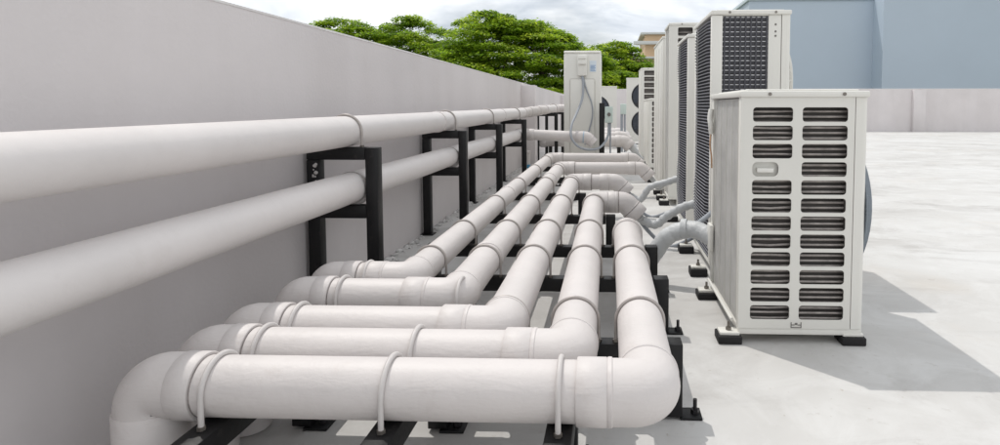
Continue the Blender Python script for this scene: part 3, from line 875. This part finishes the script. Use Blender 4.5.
# ------------------------------------------------------------------ trees: spreading crowns of feathery leaf sprays
def tree(label, cx, cy, halfx, halfy, ztop, zbot, nclump, seed, lean=0., leafs=150, bumps=()):
    rnd = random.Random(seed)
    t = thing('tree', (cx+lean, cy, -6), label, 'tree', 'trees beyond the parapet')
    # crown outline: flattened dome with lobes of its own
    def top(u, v):
        q = math.sqrt(u*u+v*v)
        h = (1-q**2.2)
        h += .16*mnoise.noise(Vector((u*2.6+seed, v*2.6, 1.3)))*(1-q*.6)
        for bu, bh, bw in bumps: h += bh*math.exp(-((u-bu)/bw)**2-(v/.7)**2)
        return zbot+(ztop-zbot)*h
    clumps = []
    tries = 0
    while len(clumps) < nclump and tries < nclump*30:
        tries += 1
        u = rnd.uniform(-1, 1); v = rnd.uniform(-1, 1)
        if u*u+v*v > 1: continue
        zt_ = top(u, v); dep = rnd.random()**1.6
        z = zt_-dep*min((ztop-zbot)*.75, 2.4)
        if z < zbot-.5+.5*mnoise.noise(Vector((u*3, v*3, seed))): continue
        # gaps: drop clumps where a noise field is low
        if mnoise.noise(Vector((cx+u*halfx, v*halfy, z))*.62+Vector((seed, 0, 0))) < -.46: continue
        clumps.append(Vector((cx+u*halfx, cy+v*halfy, z)))
    verts = []; faces = []; tones = []
    for c in clumps:
        rad = rnd.uniform(.40, .95); tone = rnd.uniform(.12, .8)
        for k in range(leafs):
            # sprays of small leaflets arching out from the clump
            a = rnd.uniform(0, 2*PI); q = rad*math.sqrt(rnd.random())
            z = c.z+rnd.gauss(0, .06)-q*q*.28
            p = Vector((c.x+q*math.cos(a), c.y+q*math.sin(a), z))
            d = Vector((math.cos(a+rnd.gauss(0, .6)), math.sin(a+rnd.gauss(0, .6)), rnd.uniform(-.55, .25))).normalized()
            s = d.cross(Vector((rnd.gauss(0, .45), rnd.gauss(0, .45), 1))).normalized()
            ln = rnd.uniform(.10, .22); w = ln*rnd.uniform(.16, .30)
            n0 = len(verts)
            verts += [p-d*ln*.5, p+s*w, p+d*ln*.5, p-s*w]
            faces.append((n0, n0+1, n0+2, n0+3))
            tones.append(min(1, max(0, tone+rnd.gauss(0, .14))))
    off = Vector(t.location)
    me = bpy.data.meshes.new('crown'); me.from_pydata([tuple(v-off) for v in verts], [], faces)
    at = me.attributes.new('tone', 'FLOAT', 'FACE'); at.data.foreach_set('value', tones)
    me.materials.append(M['leaf'])
    o = bpy.data.objects.new('crown', me); col.objects.link(o); o.parent = t
    # trunk and forking limbs reaching into the clumps
    tr = MB()
    fork = Vector((cx+lean, cy, zbot-2.4))
    tr.sweep([(cx+lean*1.0+.1, cy, -6), (cx+lean-.05, cy+.1, -4.5), tuple(fork)], [.42, .32, .27], 14)
    picks = rnd.sample(clumps, min(26, len(clumps)))
    mains = []
    for k in range(7):
        a = 2*PI*k/7+rnd.uniform(-.3, .3)
        e = Vector((cx+math.cos(a)*halfx*.5, cy+math.sin(a)*halfy*.5, zbot+(ztop-zbot)*.22+rnd.uniform(-.3, .4)))
        mid = fork.lerp(e, .5)+Vector((rnd.gauss(0, .2), rnd.gauss(0, .2), -.25))
        pts = spline([fork, mid, e], 8)
        tr.sweep(pts, [.17-.11*i/(len(pts)-1) for i in range(len(pts))], 9); mains.append((mid, e))
    for c in picks:
        mid, e = min(mains, key=lambda m_: (m_[1]-c).length)
        s0 = mid.lerp(e, rnd.uniform(.5, 1))
        pts = spline([s0, s0.lerp(c, .55)+Vector((rnd.gauss(0, .18), rnd.gauss(0, .18), -.12)), c], 7)
        tr.sweep(pts, [.06-.047*i/(len(pts)-1) for i in range(len(pts))], 7)
    tr.build('trunk', M['bark'], t)
    return t
tree('broad bright green feathery tree with the highest crown, behind the lone tall unit', -4.3, 31, 6.2, 3.8, 4.75, 1.7, 600, 3, -.5, 250, ((-.40, .52, .34), (.15, .12, .3)))
tree('lower spreading green tree showing over the long parapet, left of the highest crown', -13.0, 34, 7.6, 3.4, 5.7, 2.4, 620, 11, .5, 220, ((-.45, .18, .3), (.4, .16, .35)))
tree('smaller green tree crown at right, between the lone tall unit and the row', .2, 33.5, 3.0, 2.4, 4.6, 1.6, 200, 23, 0, 220)

# ------------------------------------------------------------------ sky, sun, camera
EL, AZ = 63.0, 315.0           # sun behind the parapet, back left
w = bpy.data.worlds.new('World'); scene.world = w; w.use_nodes = True
nt = w.node_tree; N = nt.nodes; L = nt.links
for n in list(N): N.remove(n)
out = N.new('ShaderNodeOutputWorld'); bg = N.new('ShaderNodeBackground'); bg.inputs['Strength'].default_value = .1
sky = N.new('ShaderNodeTexSky'); sky.sky_type = 'NISHITA'; sky.sun_disc = False
sky.sun_elevation = R(EL); sky.sun_rotation = R(AZ); sky.altitude = 0; sky.air_density = 1.0; sky.dust_density = 1.5; sky.ozone_density = 1.0
tc = N.new('ShaderNodeTexCoord')
sx = N.new('ShaderNodeSeparateXYZ'); L.new(tc.outputs['Generated'], sx.inputs[0])
def math_(op, a, b):
    m = N.new('ShaderNodeMath'); m.operation = op
    for i, v in enumerate((a, b)):
        if isinstance(v, (int, float)): m.inputs[i].default_value = v
        else: L.new(v, m.inputs[i])
    return m.outputs[0]
zz = math_('ADD', math_('MAXIMUM', sx.outputs['Z'], 0.0), .26)
cmb = N.new('ShaderNodeCombineXYZ')
L.new(math_('DIVIDE', sx.outputs['X'], zz), cmb.inputs[0]); L.new(math_('DIVIDE', sx.outputs['Y'], zz), cmb.inputs[1])
def cloud(scale, detail, off, dist):
    mp = N.new('ShaderNodeMapping'); mp.inputs['Location'].default_value = off
    L.new(cmb.outputs[0], mp.inputs['Vector'])
    n = N.new('ShaderNodeTexNoise'); n.inputs['Scale'].default_value = scale; n.inputs['Detail'].default_value = detail
    n.inputs['Roughness'].default_value = .58; n.inputs['Distortion'].default_value = dist
    L.new(mp.outputs['Vector'], n.inputs['Vector']); return n.outputs['Fac']
def ramp(f, stops):
    r = N.new('ShaderNodeValToRGB'); e = r.color_ramp.elements
    while len(e) < len(stops): e.new(.5)
    for x, (p, c) in zip(e, stops): x.position = p; x.color = (*c, 1)
    L.new(f, r.inputs['Fac']); return r.outputs['Color']
cover = ramp(cloud(.9, 9, (3.1, 1.2, 0), .3), [(.30, (.35, .35, .35)), (.48, (1, 1, 1))])
CB = 18.5
shade = ramp(cloud(1.7, 9, (7.7, 4.4, 2), .35), [(.34, (.64, .69, .76)), (.44, (.84, .88, .93)), (.53, (.98, 1.0, 1.02)), (.66, (1.10, 1.10, 1.09))])
sc = N.new('ShaderNodeMix'); sc.data_type = 'RGBA'; sc.blend_type = 'MULTIPLY'; sc.inputs['Factor'].default_value = 1
L.new(shade, sc.inputs['A']); sc.inputs['B'].default_value = (CB, CB, CB, 1); sc.clamp_result = False
mx = N.new('ShaderNodeMix'); mx.data_type = 'RGBA'
L.new(cover, mx.inputs['Factor']); L.new(sky.outputs['Color'], mx.inputs['A']); L.new(sc.outputs['Result'], mx.inputs['B'])
L.new(mx.outputs['Result'], bg.inputs['Color']); L.new(bg.outputs['Background'], out.inputs['Surface'])

sl = bpy.data.lights.new('sun', 'SUN'); sl.energy = 3.3; sl.angle = R(.5); sl.color = (1, .965, .91)
so = bpy.data.objects.new('sun', sl); col.objects.link(so)
d = Vector((.36, -.375, -1.0)).normalized()
so.rotation_euler = d.to_track_quat('-Z', 'Y').to_euler(); so.location = (-8, 10, 20)

cam = bpy.data.cameras.new('camera'); co = bpy.data.objects.new('camera', cam); col.objects.link(co)
cam.sensor_width = 36; cam.sensor_fit = 'HORIZONTAL'; cam.lens = 21.6
co.location = (0, 0, 1.0); co.rotation_euler = (PI/2-R(3.4), 0, R(2.0))
cam.shift_x = -.0880; cam.shift_y = -.0804
cam.clip_start = .05; cam.clip_end = 2000
scene.camera = co

for o in bpy.data.objects:
    if '_root' in o: del o['_root']
scene.view_settings.view_transform = 'Standard'; scene.view_settings.look = 'None'
scene.view_settings.exposure = -.68; scene.view_settings.gamma = 1
scene.render.engine = 'CYCLES'
